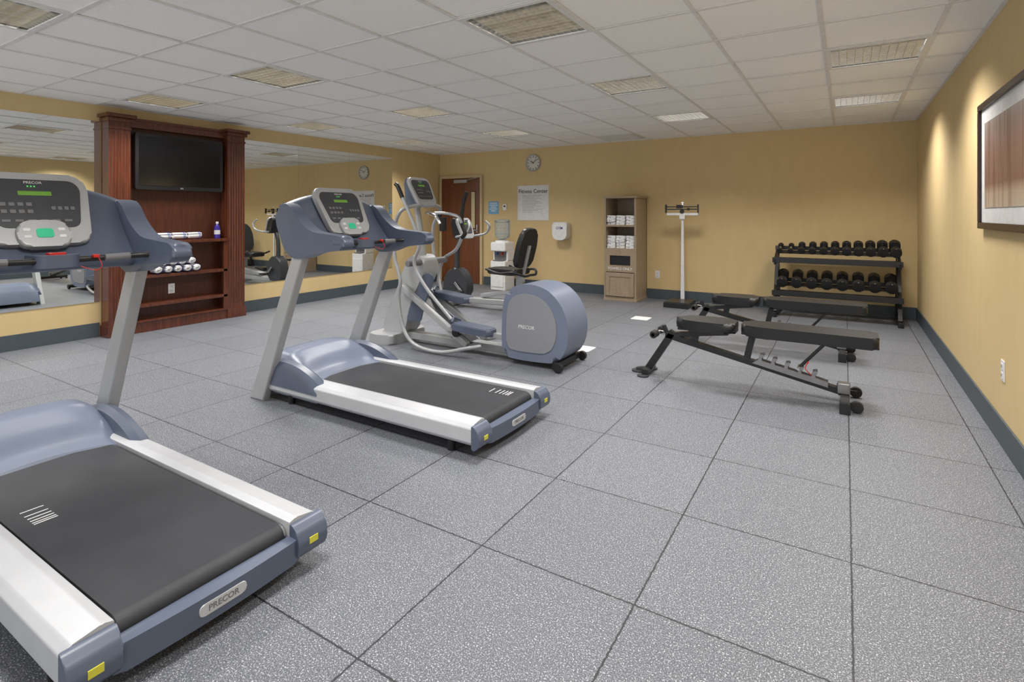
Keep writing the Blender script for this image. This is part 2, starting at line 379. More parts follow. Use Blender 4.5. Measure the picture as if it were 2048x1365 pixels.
for r,nn in ((0,5),(1,4)):
    for i in range(nn): tw((-6.575+random.uniform(-.006,.006),3.06+i*.105+r*.052,.62+.0455+r*.084),(random.uniform(-.25,.25),0,random.uniform(-.07,.07)),'white rolled towel in a pile on the bookcase shelf')
FT=thing('folded_towel','white folded towel with thin blue stripe in the wooden towel cabinet','towel',(0,0,0),group='folded towels')
g=Geo()
for z in (.0115,.0335): g.prism([(a,z+b+.003*math.sin(a*40+z*90)) for a,b in rrect(.132,.021,.0105,4)],'y',-.11,.11,.007)
finish(g,'towel_body','towel',FT)
finish(Geo().box(-.020,-.012,-.1112,-.10,.004,.020,.001),'towel_stripe','blue',FT)
ff=True
for z in (1.1355,.7855):
    for r in range(4 if z<1 else 3):
        for i in range(3):
            lc=(-2.998+i*.147+random.uniform(-.003,.003),7.82+random.uniform(-.014,.014),z+r*.0465)
            if ff: FT.location=lc; ff=False
            else: dup(FT,lc,random.uniform(-.03,.03))
# bottle
g=Geo(); g.lathe([(.0,0),(.03,.0),(.033,.01),(.033,.12),(.028,.15),(.013,.175),(.013,.18)],n=20,mi=0).lathe([(.015,.18),(.015,.205),(.0,.206)],n=20,mi=1).lathe([(.0335,.05),(.0337,.051),(.0337,.1),(.0335,.101)],n=20,mi=2,cap=False)
single(g,'spray_bottle',['purple','white','wtxt'],'purple plastic bottle with white cap on the bookcase ledge','bottle',(-6.58,3.76,.995))
# ------------------------------------------------------------------ towel cabinet
o=(-2.85,7.93,0); C=thing('towel_cabinet','tall narrow light wood towel cabinet with open shelves and towel drop','cabinet',o); G=lambda:Geo(o)
x0,x1,y0,y1=-3.10,-2.60,7.68,8.18
finish(G().box(x0,x0+.03,y0,y1,0.03,1.53,.002).box(x1-.03,x1,y0,y1,.03,1.53,.002).box(x0,x1,y1-.015,y1,.03,1.53).box(x0+.03,x1-.03,y0+.005,y1,.03,.06),'body','oak',C)
finish(G().box(x0-.015,x1+.015,y0-.015,y1,1.53,1.56,.004),'top','oak',C)
finish(G().box(x0-.008,x1+.008,y0-.008,y1,0,.035,.004),'plinth','oak',C)
for z in (1.105,.755): finish(G().box(x0+.03,x1-.03,y0+.004,y1-.015,z,z+.03,.002),'shelf','oak',C)
g=G().box(x0+.03,x1-.03,y0,y0+.02,.675,.755,.001).box(x0+.03,x0+.09,y0,y0+.02,.53,.675,.001).box(x1-.09,x1-.03,y0,y0+.02,.53,.675,.001).box(x0+.03,x1-.03,y0,y0+.02,.43,.53,.001)
finish(g,'front_panel','oak',C)
finish(G().box(x0+.085,x1-.085,y0+.019,y0+.03,.52,.68),'drop_slot','black',C,'black towel drop opening')
finish(G().text('TOWELS ONLY',.056,fr((-2.85,y0-.001,.48),(1,0,0),(0,0,1)),.001,bold=.0006),'sign_lettering','paper',C,'white TOWELS ONLY lettering')
g=G().box(x0+.035,x1-.035,y0-.004,y0+.016,.07,.42,.002); 
for a in ((x0+.035,x0+.09,.07,.42),(x1-.09,x1-.035,.07,.42),(x0+.09,x1-.09,.07,.13),(x0+.09,x1-.09,.36,.42)): g.box(a[0],a[1],y0-.012,y0-.003,a[2],a[3],.002)
finish(g,'door','oak',C)
# ------------------------------------------------------------------ physician scale
o=(-1.97,7.68,0); C=thing('physician_scale','white balance-beam physician scale with black platform','scale',o); G=lambda:Geo(o)
finish(G().box(-2.15,-1.81,7.48,7.93,.0,.075,.012).box(-2.13,-1.83,7.50,7.85,.074,.08,.003),'platform','steel',C)
finish(G().prism([(-1.98-.028,.075),(-1.98+.028,.075),(-1.98+.016,1.28),(-1.98-.016,1.28)],'y',7.855,7.882,.006),'column','wtxt',C)
finish(G().box(-2.2,-1.75,7.835,7.87,1.275,1.31,.006).box(-2.02,-1.94,7.83,7.9,1.22,1.3,.01),'beam_housing','white',C)
finish(G().box(-2.2,-1.75,7.80,7.81,1.39,1.405,.002).box(-2.2,-1.75,7.80,7.81,1.355,1.37,.002).box(-2.21,-2.19,7.79,7.83,1.31,1.43,.003).box(-1.76,-1.745,7.79,7.83,1.31,1.43,.003),'balance_beam','steel',C)
finish(G().box(-2.05,-1.98,7.785,7.825,1.375,1.425,.005),'poise_weight','black',C)
finish(G().box(-1.90,-1.87,7.785,7.825,1.345,1.38,.004),'poise_weight','black',C)
finish(G().box(-1.99,-1.97,7.865,7.875,1.3,1.47,.002).box(-2.0,-1.96,7.86,7.88,1.45,1.465,.002),'height_rod','chrome',C)
finish(G().cyl((-1.98,7.855,1.33),(-1.98,7.825,1.33),.03,mi=0),'pivot_dial','steel',C)
# ------------------------------------------------------------------ wall things
K=thing('wall_clock','round silver-rimmed wall clock on the yellow wall','clock',(-4.613,8.2,2.186))
rim=Geo(Mx=Matrix.Rotation(h90,4,'X')); rim.lathe([(.148,0),(.150,.02),(.142,.032),(.130,.026),(.128,.01)],n=40,cap=False)
finish(rim,'clock_rim','silver',K)
finish(Geo(Mx=Matrix.Rotation(h90,4,'X')).lathe([(.14,0),(.13,.012)],n=40),'clock_face','cface',K)
g=Geo()
for i in range(12):
    a=i*math.pi/6; g.beam((math.sin(a)*.095,-.0135,math.cos(a)*.095),(math.sin(a)*.12,-.0135,math.cos(a)*.12),.002,.010,0,up=(math.cos(a),0,-math.sin(a)))
finish(g,'clock_ticks','txtg',K)
g=Geo()
for a,l,w in ((math.radians(305),.065,.011),(math.radians(50),.095,.008)): g.beam((0,-.016,0),(math.sin(a)*l,-.016,math.cos(a)*l),.002,w,0,up=(math.cos(a),0,-math.sin(a)))
g.cyl((0,-.012,0),(0,-.019,0),.01); finish(g,'clock_hand','txtg',K)
K=thing('wall_sign','white Fitness Center rules sign on the yellow wall','sign',(-4.62,8.2,1.49))
finish(Geo().box(-.31,.31,-.008,0,-.305,.305,.002),'sign_board','paper',K)
finish(Geo().text('Fitness Center',.098,fr((0,-.009,.20),(1,0,0),(0,0,1)),.0008,bold=.0008),'sign_lettering','txtg',K)
g=Geo()
for i,w in enumerate((.3,.26,.3,.22,.28,.3,.2,.27,.18,.3,.24,.15)): g.box(-.21,-.21+w*1.3,-.0092,-.007,.12-i*.026,.127-i*.026)
g.box(-.27,.27,-.0092,-.007,.14,.143); finish(g,'sign_small_text','txtl',K)
K=thing('blue_wall_notice','small blue notice sign with white lettering beside the door','sign',(-5.445,8.2,1.41))
finish(Geo().box(-.11,.11,-.006,0,-.115,.115,.002),'sign_board','sblue',K)
g=Geo()
for i,w in enumerate((.16,.18,.12,.16,.1)): g.box(-w/2,w/2,-.0072,-.005,.075-i*.035,.09-i*.035)
finish(g,'sign_small_text','paper',K)
g=Geo(); g.box(-.04,.04,-.018,0,-.055,.055,.005).box(-.02,.02,-.021,-.017,.0,.03,.002,1)
single(g,'thermostat',['white','dkgrey'],'small white thermostat on the wall','thermostat',(-5.2,8.2,1.42))
g=Geo(); g.box(-.035,.035,-.007,0,-.058,.058,.003).box(-.008,.008,-.014,-.006,-.012,.012,.002)
single(g,'light_switch','white','white light switch beside the door','light switch',(-5.55,8.2,1.08))
K=thing('wipes_dispenser','white wall-mounted gym wipes dispenser with blue logo','dispenser',(-4.03,8.2,1.02))
finish(Geo().prism([(x,z) for x,z in rp([(-.14,.14),(.14,.14),(.13,-.1),(.07,-.155),(-.07,-.155),(-.13,-.1)],.05)],'y',-.17,0,.04),'dispenser_body','white',K)
finish(Geo().text('GYM',.06,fr((0,-.171,.04),(1,0,0),(0,0,1)),.001,bold=.0006),'dispenser_lettering','blue',K)
finish(Geo().cyl((0,-.09,-.13),(0,-.09,-.17),.04,.03),'dispenser_nozzle','wtxt',K)
# picture
K=thing('framed_picture','large dark-framed art print with pale mat on the yellow wall','picture',(.75,3.87,1.59))
g=Geo(); yl,yh,zl,zh=-.66,.64,-.39,.39; f=.040
g.box(-.03,0,yl,yh,zh-f,zh,.004).box(-.03,0,yl,yh,zl,zl+f,.004).box(-.03,0,yl,yl+f,zl+f,zh-f,.004).box(-.03,0,yh-f,yh,zl+f,zh-f,.004)
finish(g,'picture_frame','bframe',K)
finish(Geo().box(-.014,-.002,yl+f,yh-f,zl+f,zh-f),'picture_mat','matb',K)
finish(Geo().box(-.017,-.013,yl+.14,yh-.14,zl+.13,zh-.13),'art_print','art',K)
# flat white squares lying on the floor
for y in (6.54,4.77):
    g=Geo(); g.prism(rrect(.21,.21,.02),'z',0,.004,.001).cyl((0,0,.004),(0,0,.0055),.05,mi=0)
    single(g,'floor_square','paper','flat white square lying on the floor','floor plate',(-2.15,y,0),group='flat white floor squares')
# ------------------------------------------------------------------ water cooler
K=thing('water_cooler','white bottled water cooler with clear blue jug','water cooler',(-5.0,7.80,0))
finish(Geo().box(-.15,.15,-.15,.16,.0,.5,.02).box(-.15,.15,-.06,.16,.5,.68,.01).box(-.152,.152,-.152,.16,.66,.82,.03).lathe([(.13,.81),(.12,.84),(.09,.85)]).box(-.12,.12,-.16,-.14,.06,.4,.01),'cooler_body','white',K)
finish(Geo().box(-.1,.1,-.15,-.06,.5,.515,.004).box(-.12,.12,-.065,-.058,.515,.66,.004),'drip_tray','grey',K)
finish(Geo().cyl((-.05,-.06,.63),(-.05,-.11,.61),.014),'tap','blue',K)
finish(Geo().cyl((.05,-.06,.63),(.05,-.11,.61),.014),'tap','red',K)
finish(Geo().lathe([(.05,.845),(.06,.87),(.13,.91),(.135,.95),(.128,.96),(.135,.97),(.135,1.03),(.128,1.04),(.135,1.05),(.135,1.14),(.128,1.15),(.135,1.16),(.13,1.19),(.1,1.205)]),'water_jug','bottleb',K)
# ------------------------------------------------------------------ dumbbell rack
o=(-.11,7.8,0); K=thing('dumbbell_rack','black steel two-tier dumbbell rack','dumbbell rack',o); G=lambda:Geo(o)
for x in (-.76,.54):
    g=G(); g.beam((x,7.52,.03),(x,8.14,.03),.05,.05).beam((x,7.62,.05),(x,7.98,.86),.07,.045,up=(1,0,0)).beam((x,8.1,.05),(x,7.95,.75),.04,.04,up=(1,0,0)).cyl((x,7.52,.0),(x,7.52,.02),.03)
    finish(g,'end_frame','steel',K)
    for a in ((7.56,.28,7.93,.42),(7.62,.68,7.99,.82)): finish(G().beam((x,a[0],a[1]),(x,a[2],a[3]),.03,.07),'tray_bracket','steel',K)
for z,y in ((.30,7.56),(.71,7.63)):
    g=G(); g.beam((-.79,y,z),(.57,y,z),.025,.065).beam((-.77,y+.07,z+.01),(.55,y+.07,z+.01),.10,.006,up=(0,-.37,.93)).beam((-.77,y+.27,z+.09),(.55,y+.27,z+.09),.10,.006,up=(0,-.37,.93)).beam((-.79,y+.34,z+.14),(.57,y+.34,z+.14),.02,.05)
    finish(g,'shelf_tray','steel',K)
def dumbbell(loc,r,L,lab):
    K=thing('dumbbell',lab,'dumbbell',loc,group='rubber hex dumbbells on the rack'); K.rotation_euler=(.36,0,0)
    hx=[(math.cos(math.pi/3*i+math.pi/6)*r,math.sin(math.pi/3*i+math.pi/6)*r) for i in range(6)]
    for s in (-1,1):
        a0,a1=sorted((s*L/2,s*(L/2-r*1.15))); finish(Geo().prism(rp(hx,r*.2,3),'y',a0,a1,r*.22),'head','rubber',K)
    finish(Geo().cyl((0,-L/2+r*1.1,0),(0,L/2-r*1.1,0),.014,n=12),'handle','chrome',K)
for i in range(11):
    r=.040+.0025*i if i>1 else .036; dumbbell((-.715+.122*i,7.81,.818+r),r,.20+.008*i,'small black hex dumbbell on the upper tier' if i<3 else 'black rubber hex dumbbell on the upper tier')
for i in range(8):
    r=.070; dumbbell((-.68+.163*i,7.75,.405+r),r,.30,'large black rubber hex dumbbell on the lower tier')
# ------------------------------------------------------------------ benches
o=(-.55,4.33,0); B=thing('weight_bench','black padded adjustable weight bench with wheels','weight bench',o,group='adjustable weight benches'); Y=4.33; G=lambda:Geo(o)
finish(G().prism(rp([(-1.13,Y-.09),(-1.13,Y+.09),(-.95,Y+.14),(-.69,Y+.14),(-.69,Y-.14),(-.95,Y-.14)],.07),'z',.406,.482,.036,seg=6),'seat_pad','vinyl',B)
finish(G().prism(rp([(-.65,Y-.10),(-.65,Y+.10),(-.5,Y+.135),(.19,Y+.135),(.19,Y-.135),(-.5,Y-.135)],.04),'z',.407,.485,.037,seg=6),'backrest_pad','vinyl',B)
g=G(); g.beam((-1.22,Y,.33),(.0,Y,.075),.05,.045).beam((-1.16,Y,.36),(-1.36,Y,.04),.05,.055,up=(1,0,0)).beam((-1.36,Y-.11,.035),(-1.36,Y+.11,.035),.05,.04)
g.beam((-1.22,Y,.33),(-.75,Y,.395),.045,.035)
finish(g,'main_frame','steel',B)
for s in (-1,1): finish(G().cyl((-1.37,Y+s*.12,.0),(-1.37,Y+s*.12,.014),.045,bev=.004),'foot_plate','dkgrey',B)
finish(G().cyl((-1.45,Y,.0),(-1.45,Y,.014),.05,bev=.004).beam((-1.46,Y,.02),(-1.36,Y,.04),.04,.03),'foot_plate','dkgrey',B)
g=G(); g.beam((-1.12,Y,.395),(-.72,Y,.405),.08,.02).beam((-1.0,Y,.29),(-.98,Y,.4),.04,.05,up=(1,0,0)); finish(g,'seat_support','steel',B)
g=G(); g.beam((-.6,Y,.395),(.1,Y,.398),.045,.03).beam((-.62,Y,.22),(-.58,Y,.40),.045,.045,up=(1,0,0)).box(-.1,-.06,Y-.1,Y+.1,.395,.414,.003).box(-.5,-.46,Y-.1,Y+.1,.395,.414,.003); finish(g,'backrest_support','steel',B)
pts=[(-.58,.20)]
for i in range(5):
    b=-.54+i*.085; zb=.222-(b+.55)*.209; pts+=[(b,zb+.010),(b+.008,zb+.048),(b+.034,zb+.052),(b+.038,zb+.034),(b+.024,zb+.026),(b+.026,zb+.004)]
pts+=[(-.10,.135),(-.10,.10)]
for s in (-1,1): finish(G().prism(pts,'y',Y+s*.034-.004,Y+s*.034+.004),'adjustment_ladder','gmetal',B)
for s in (-1,1): finish(G().beam((-.12,Y+s*.02,.39),(-.28,Y+s*.02,.20),.010,.018,up=(1,0,0)),'prop_strut','steel',B)
finish(G().cyl((-.28,Y-.06,.205),(-.28,Y+.06,.205),.009),'ladder_pin','chrome',B)
g=G(); g.tube([(-.22,Y-.06,.26),(-.235,Y-.07,.22),(-.21,Y-.07,.19),(-.2,Y-.06,.17)],.003).cyl((-.22,Y-.07,.26),(-.22,Y-.05,.26),.006); finish(g,'locking_pin','red',B)
g=G(); g.beam((-.0,Y-.235,.045),(-.0,Y+.235,.045),.05,.05).beam((-.01,Y,.06),(-.02,Y,.13),.06,.06,up=(1,0,0)); finish(g,'rear_foot','steel',B)
for s in (-1,1): finish(G().box(-.032,.032,Y+s*.243-.008,Y+s*.243+.008,0,.075,.005),'foot_cap','steel',B)
finish(G().box(-.045,.03,Y-.04,Y+.04,.07,.14,.008),'foot_bracket','gmetal',B)
for s in (-1,1):
    finish(G().cyl((.065,Y+s*.19,.038),(.065,Y+s*.16,.038),.038,bev=.006).cyl((.065,Y+s*.15,.038),(.065,Y+s*.20,.038),.012).beam((.0,Y+s*.15,.04),(.075,Y+s*.15,.04),.01,.03),'wheel','rubber',B)
g=G(); g.beam((-1.28,Y,.345),(-1.18,Y,.335),.03,.03).tube([(-1.28,Y-.15,.345),(-1.28,Y+.15,.345)],.013,sm=1); finish(g,'transport_handle','chrome',B)
for s in (-1,1): finish(G().cyl((-1.28,Y+s*.06,.345),(-1.28,Y+s*.15,.345),.028,bev=.006),'roller_grip','rubber',B)
g=G(); g.beam((-1.2,Y,.32),(-1.24,Y,.40),.03,.03,up=(1,0,0)); finish(g,'handle_post','steel',B)
dup(B,(-.57,5.75,0))
# ------------------------------------------------------------------ display panel
def panel(parent,off,o,tilt,w,h,kp=True):
    v=Vector((-math.cos(tilt),0,math.sin(tilt))); MX=fr(o,(0,1,0),v); G=lambda:Geo(off,MX)
    parent=finish(G().prism(rp([(-w*.44,-h/2),(w*.44,-h/2),(w*.52,h*.30),(w*.46,h/2),(-w*.46,h/2),(-w*.52,h*.30)],.05),'z',-.035,.0,.012),'display_bezel','silver',parent,'silver console bezel')
    finish(G().prism(rp([(-w*.36,-h*.28),(w*.36,-h*.28),(w*.44,h*.28),(w*.38,h*.40),(-w*.38,h*.40),(-w*.44,h*.28)],.035),'z',-.002,.003,.001),'display_panel','dkgrey',parent,'dark console face')
    finish(G().box(-w*.15,w*.15,h*.17,h*.23,.003,.0042,0),'led_display','led',parent,'green LED readout')
    g=G()
    for i in range(3): g.box(-w*.06+i*.012,-w*.06+i*.012+.006,h*.29,h*.31,.003,.0045)
    finish(g,'indicator_light','green',parent)
    def cb(g): finish(g,'control_button','grey',parent)
    for i in range(4):
        for j in range(2): cb(G().prism([(a-w*.3+i*w*.075,b+h*.04-j*h*.10) for a,b in rrect(w*.05,h*.05,.003)],'z',.003,.0055))
        cb(G().prism([(a+w*.14+i*w*.06,b-h*.01) for a,b in rrect(w*.04,h*.05,.003)],'z',.003,.0055))
    for i in range(6): cb(G().box(-w*.33+i*w*.11,-w*.26+i*w*.11,-h*.2,-h*.17,.003,.0045))
    finish(G().text('PRECOR',w*.045,Matrix.Translation((0,h*.355,.0035)),.0005),'display_lettering','wtxt',parent)
    if kp:
        finish(G().prism(rp([(-.09,-h*.56),(.09,-h*.56),(.10,-h*.30),(.06,-h*.2),(-.06,-h*.2),(-.10,-h*.30)],.04),'z',-.02,.018,.012),'keypad_pod','silver',parent,'silver keypad pod')
        finish(G().prism([(a,b-h*.38) for a,b in rrect(.06,.045,.012)],'z',.017,.021,.001),'start_button','greenb',parent,'green start button')
        for sx in (-1,1):
            for k in range(2): finish(G().prism([(a+sx*.062,b-h*.33-k*.035) for a,b in rrect(.025,.014,.004)],'z',.017,.0195),'keypad_button','wtxt',parent)
# ------------------------------------------------------------------ treadmill
OX=-2.55
def treadmill():
    off=(OX,0,0); T=thing('treadmill','silver and blue-grey commercial treadmill with black belt','treadmill',(OX-.04,.958,0),group='commercial treadmills'); G=lambda:Geo(off)
    for s in (-1,1):
        sec=[(s*a,b) for a,b in rp([(.272,.07),(.272,.185),(.30,.192),(.372,.180),(.392,.160),(.395,.090),(.38,.07)],.006,2)]
        finish(G().prism(sec,'x',-3.42,-1.655,.002),'side_rail','rail',T)
        pr=rp([(-1.657,.055),(-1.657,.180),(-1.64,.177),(-1.613,.155),(-1.60,.115),(-1.61,.07),(-1.64,.05)],.012,3)
        finish(G().prism(pr,'y',*sorted((s*.272,s*.397)),bev=.010),'end_cap','bg',T)
        finish(G().box(-1.604,-1.600,s*.335-.018,s*.335+.018,.102,.124),'warning_label','yellow',T,'yellow warning sticker')
        finish(G().prism([(-3.56,0),(-3.41,0),(-2.965,1.06),(-3.075,1.06)],'y',*sorted((s*.36,s*.42)),bev=.012),'upright_post','silver',T)
        for x in (-1.83,-3.2): finish(G().cyl((x,s*.34,0),(x,s*.34,.07),.022,bev=.004),'levelling_foot','black',T)
        pr=rp([(-3.255,1.24),(-3.245,1.33),(-3.18,1.375),(-3.10,1.345),(-3.02,1.255),(-2.90,1.178),(-2.62,1.155),(-2.575,1.115),(-2.60,1.07),(-2.85,1.045),(-2.97,1.0),(-3.12,1.0),(-3.19,1.10)],.06,4)
        finish(G().prism(pr,'y',*sorted((s*.340,s*.428)),bev=.034,seg=4),'console_arm','bg',T)
        finish(G().cyl((-2.70,s*.385,1.112),(-2.60,s*.385,1.112),.046,.045,bev=.015),'arm_grip','bg',T)
    pr=[(-3.25,.172)]+[(-1.705+.04*math.sin(math.pi*i/10),.132+.04*math.cos(math.pi*i/10)) for i in range(11)]+[(-3.25,.092)]
    finish(G().prism(pr,'y',-.260,.260,.002),'running_belt','belt',T)
    finish(G().cyl((-1.705,-.270,.132),(-1.705,.270,.132),.034),'rear_roller','chrome',T)
    g=Geo()
    for i,x in enumerate((0,.045,.075,.10,.12,.135)): g.box(x-.003,x+.003,-.035,.035,.1722,.1728)
    mk=finish(g,'belt_marking','wtxt',T,'pale tick marks on the belt'); mk.location=(-.03,-.17,0)
    finish(G().box(-3.4,-1.74,-.30,.30,.045,.09,.005),'deck_frame','black',T)
    out=[(-1.665,-.29),(-1.62,-.29)]+[(-1.615+.015*math.cos(y/.30*math.pi/2),y) for y in [-.26+.04*i for i in range(14)]]+[(-1.62,.29),(-1.665,.29)]
    finish(G().prism(rp(out,.006,2),'z',.055,.135,.010),'rear_guard','bg',T)
    finish(G().prism([(a,.098+b) for a,b in rrect(.15,.036,.017)],'x',-1.61,-1.5975,.002),'logo_plate','rail',T,'silver logo plate')
    finish(G().text('PRECOR',.026,fr((-1.597,0,.098),(0,1,0),(0,0,1)),.0006,bold=.0003),'logo_lettering','grey',T)
    hs=[(0,.06),(.04,.19),(.12,.28),(.3,.325),(.5,.32),(.7,.265),(.85,.20),(1,.178)]
    def hz(t):
        for i in range(len(hs)-1):
            if t<=hs[i+1][0]:
                a,b=hs[i],hs[i+1]; k=(t-a[0])/(b[0]-a[0]); return a[1]+(b[1]-a[1])*k
        return hs[-1][1]
    rings=[]
    for i in range(25):
        t=i/24; R=[]
        for j in range(29):
            yn=-1+2*j/28; y=yn*.352; x=-3.62+t*(.69-.13*(1-yn**2)); z=.05+(hz(t)-.05)*(1-abs(yn)**7)**.35
            R.append((x,y,max(z,.05)))
        R+= [(x,.352,.05),(-3.62+t*.69,-.352,.05)]; rings.append(R)
    finish(G().ring(rings),'motor_hood','bgl',T,'arched light blue-grey motor hood')
    for s in (-1,1):
        rings=[]
        for i in range(17):
            t=i/16; zt=.185+.13*math.sin(math.pi*min(1,t*1.02))**.6*(1-.35*t); x=-3.5+t*.62
            rings.append([(x,s*.30,.12),(x,s*.305,zt-.02),(x,s*.335,zt),(x,s*.37,zt-.012),(x,s*.393,zt-.05),(x,s*.399,.12)])
        finish(G().ring(rings),'hood_side','bg',T,'darker blue-grey hood side lobe')
    rings=[]
    for i in range(25):
        yn=-1+i/12; y=yn*.37; dz=-.075*abs(yn)**2
        R=[(-3.26,1.30+dz),(-3.265,1.40+dz),(-3.22,1.45+dz),(-3.17,1.43+dz),(-3.10,1.28+dz*.5),(-3.0,1.13),(-2.94,1.075),(-2.97,1.035),(-3.12,1.03),(-3.20,1.13)]
        rings.append([(a,y,b) for a,b in rp(R,.02,2)])
    finish(G().ring(rings),'console_shell','bg',T)
    panel(T,off,(-3.075,0,1.32),math.radians(60),.40,.37)
    finish(G().tube([(-2.80,-.37,1.10),(-2.84,-.3,1.095),(-2.86,-.1,1.09),(-2.86,.1,1.09),(-2.84,.3,1.095),(-2.80,.37,1.10)],.014,sm=4),'crossbar','black',T)
    finish(G().prism(rp([(-2.96,-.09),(-2.85,-.08),(-2.82,-.05),(-2.82,.05),(-2.85,.08),(-2.96,.09)],.025),'z',1.06,1.115,.015),'crossbar_pod','bg',T)
    finish(G().prism(rp([(-2.89,-.035),(-2.85,-.03),(-2.85,.03),(-2.89,.035)],.01),'z',1.113,1.124,.004),'stop_button','red',T,'red stop button')
    finish(G().box(-2.845,-2.825,.12,.145,1.095,1.11,.004).tube([(-2.835,.14,1.10),(-2.82,.15,1.06),(-2.83,.13,1.04),(-2.85,.08,1.06)],.0018,n=6),'safety_clip','red',T,'red safety clip')
    for s in (-1,1): finish(G().cyl((-2.845,s*.17,1.092),(-2.842,s*.27,1.094),.0165),'pulse_sensor','grey',T)
    return T
T1=treadmill(); 
T2=dup(T1,(OX-.01,2.69,0))
for c in T2.children:
    if c.name.startswith('belt_marking'): c.location=(.65,.17,0)
# ------------------------------------------------------------------ elliptical
off=(-3.0,4.15,0); E=thing('elliptical_trainer','silver and blue-grey elliptical cross trainer with rear drive housing','elliptical trainer',off); G=lambda:Geo(off)
hp=[tuple(p) for p in cr([(-2.54,.10,0),(-2.55,.35,0),(-2.52,.57,0),(-2.42,.67,0),(-2.25,.695,0),(-2.09,.65,0),(-1.97,.53,0),(-1.915,.37,0),(-1.93,.2,0),(-2.01,.08,0),(-2.15,.05,0),(-2.45,.05,0)],5,True)]
hp=[(a,b) for a,b,_ in hp]
finish(G().prism(hp,'y',3.97,4.36,.08,seg=6),'drive_housing','bgl',E)
cx,cz=-2.26,.36
sc_=[(cx-.02+(a-cx)*.76,cz+(b-cz)*.76) for a,b in hp]
for y0,y1 in ((3.963,3.98),(4.35,4.367)): finish(G().prism(sc_,'y',y0,y1,.006),'side_cover','cover',E,'grey side cover')
finish(G().text('PRECOR',.042,fr((-2.30,3.962,.33),(1,0,0),(0,0,1)),.001,bold=.0004),'logo_lettering','wtxt',E)
finish(G().beam((-2.02,3.95,.05),(-2.02,4.38,.05),.06,.05),'rear_foot','black',E)
for y in (3.915,4.38): finish(G().cyl((-1.98,y,.042),(-1.98,y+.035,.042),.04,bev=.006),'wheel','rubber',E)
finish(G().beam((-4.0,4.15,.07),(-2.5,4.15,.07),.10,.07,.01),'base_beam','silver',E)
finish(G().prism(rp([(-4.10,3.88),(-3.95,3.84),(-3.78,3.9),(-3.78,4.40),(-3.95,4.46),(-4.10,4.42)],.05),'z',.0,.10,.02),'front_foot','silver',E)
tw_=rp([(-4.06,.09),(-3.76,.09),(-3.66,.45),(-3.50,.72),(-3.50,.86),(-3.62,.90),(-3.72,.84),(-3.85,.55),(-4.0,.3)],.05)
finish(G().prism(tw_,'y',4.04,4.26,.03),'front_tower','silver',E)
finish(G().prism([(-3.53+(a+3.75)*.6,.46+(b-.46)*.6) for a,b in tw_],'y',4.03,4.045,.002),'tower_cover','bg',E)
for y in (4.0,4.30): finish(G().beam((-3.76,y,.58),(-2.94,y,.09),.055,.06,.012),'ramp_rail','silver',E)
finish(G().beam((-3.66,4.15,.50),(-2.96,4.15,.09),.14,.02,.005),'ramp_plate','dkgrey',E)
finish(G().tube([(-3.60,4.15,.80),(-3.64,4.15,1.1),(-3.68,4.15,1.35),(-3.66,4.15,1.47)],[.04,.035,.03,.03]),'mast','silver',E)
finish(G().cyl((-3.55,3.86,.82),(-3.55,4.44,.82),.032,bev=.006),'pivot_axle','grey',E)
for s in (-1,1):
    y=4.15+s*.29
    finish(G().tube([(-3.62,4.15+s*.03,1.37),(-3.55,4.15+s*.12,1.38),(-3.62,y,1.33),(-3.71,y,1.18),(-3.72,y,1.0),(-3.70,y,.83),(-3.64,y,.66),(-3.66,y,.46),(-3.60,y,.2),(-3.45,y,.06),(-3.15,y,.03),(-2.85,y-s*.02,.10),(-2.75,y-s*.08,.12)],.018,sm=8),'side_frame_tube','silver',E)
    finish(G().tube([(-3.52,4.15+s*.05,1.30),(-3.42,4.15+s*.12,1.30),(-3.30,4.15+s*.17,1.27),(-3.25,4.15+s*.17,1.2)],.015),'pulse_handle','chrome',E)
finish(G().tube([(-3.63,3.88,1.45),(-3.50,3.88,1.22),(-3.42,3.88,1.0),(-3.48,3.88,.82),(-3.35,3.90,.60),(-3.10,3.96,.32)],.017,sm=8),'moving_arm','silver',E)
finish(G().tube([(-3.72,3.88,1.585),(-3.69,3.88,1.56),(-3.63,3.88,1.45)],.021),'arm_grip','black',E)
finish(G().tube([(-3.34,4.44,1.05),(-3.42,4.44,.92),(-3.58,4.44,.82),(-3.62,4.42,.65),(-3.55,4.36,.50)],.017,sm=8),'moving_arm','silver',E)
finish(G().tube([(-3.28,4.44,1.52),(-3.32,4.44,1.40),(-3.34,4.44,1.22),(-3.30,4.44,1.1),(-3.34,4.44,1.05)],.021),'arm_grip','black',E)
def pedal(x,y,z,tl):
    g=G(); Mx=Matrix.Translation((x,y,z))@Matrix.Rotation(tl,4,'Y'); g.M=Mx
    ol=rp([(-.22,-.065),(-.15,-.092),(.15,-.092),(.22,-.06),(.22,.06),(.15,.092),(-.15,.092),(-.22,.065)],.04)
    g.prism(ol,'z',-.045,.012,.018,0); g.prism([(a*.90,b*.84) for a,b in ol],'z',.011,.016,.002,1)
    g.tube([(-.20,-.065,.02),(-.225,0,.05),(-.20,.065,.02)],.012,mi=0)
    finish(g,'foot_pedal',['bg','bg'],E)
pedal(-2.86,3.98,.27,.06); pedal(-3.37,4.34,.475,.10)
finish(G().beam((-3.15,3.98,.225),(-2.50,4.0,.215),.045,.05,.01),'pedal_link','silver',E)
finish(G().beam((-3.55,4.34,.43),(-2.50,4.32,.46),.045,.05,.01),'pedal_link','silver',E)
for a in ((-3.05,3.98,.2),(-3.5,4.32,.42)): finish(G().cyl((a[0],a[1]-.03,a[2]),(a[0],a[1]+.03,a[2]),.04,bev=.006),'ramp_roller','black',E)
panel(E,off,(-3.60,4.15,1.52),math.radians(62),.30,.32,False)
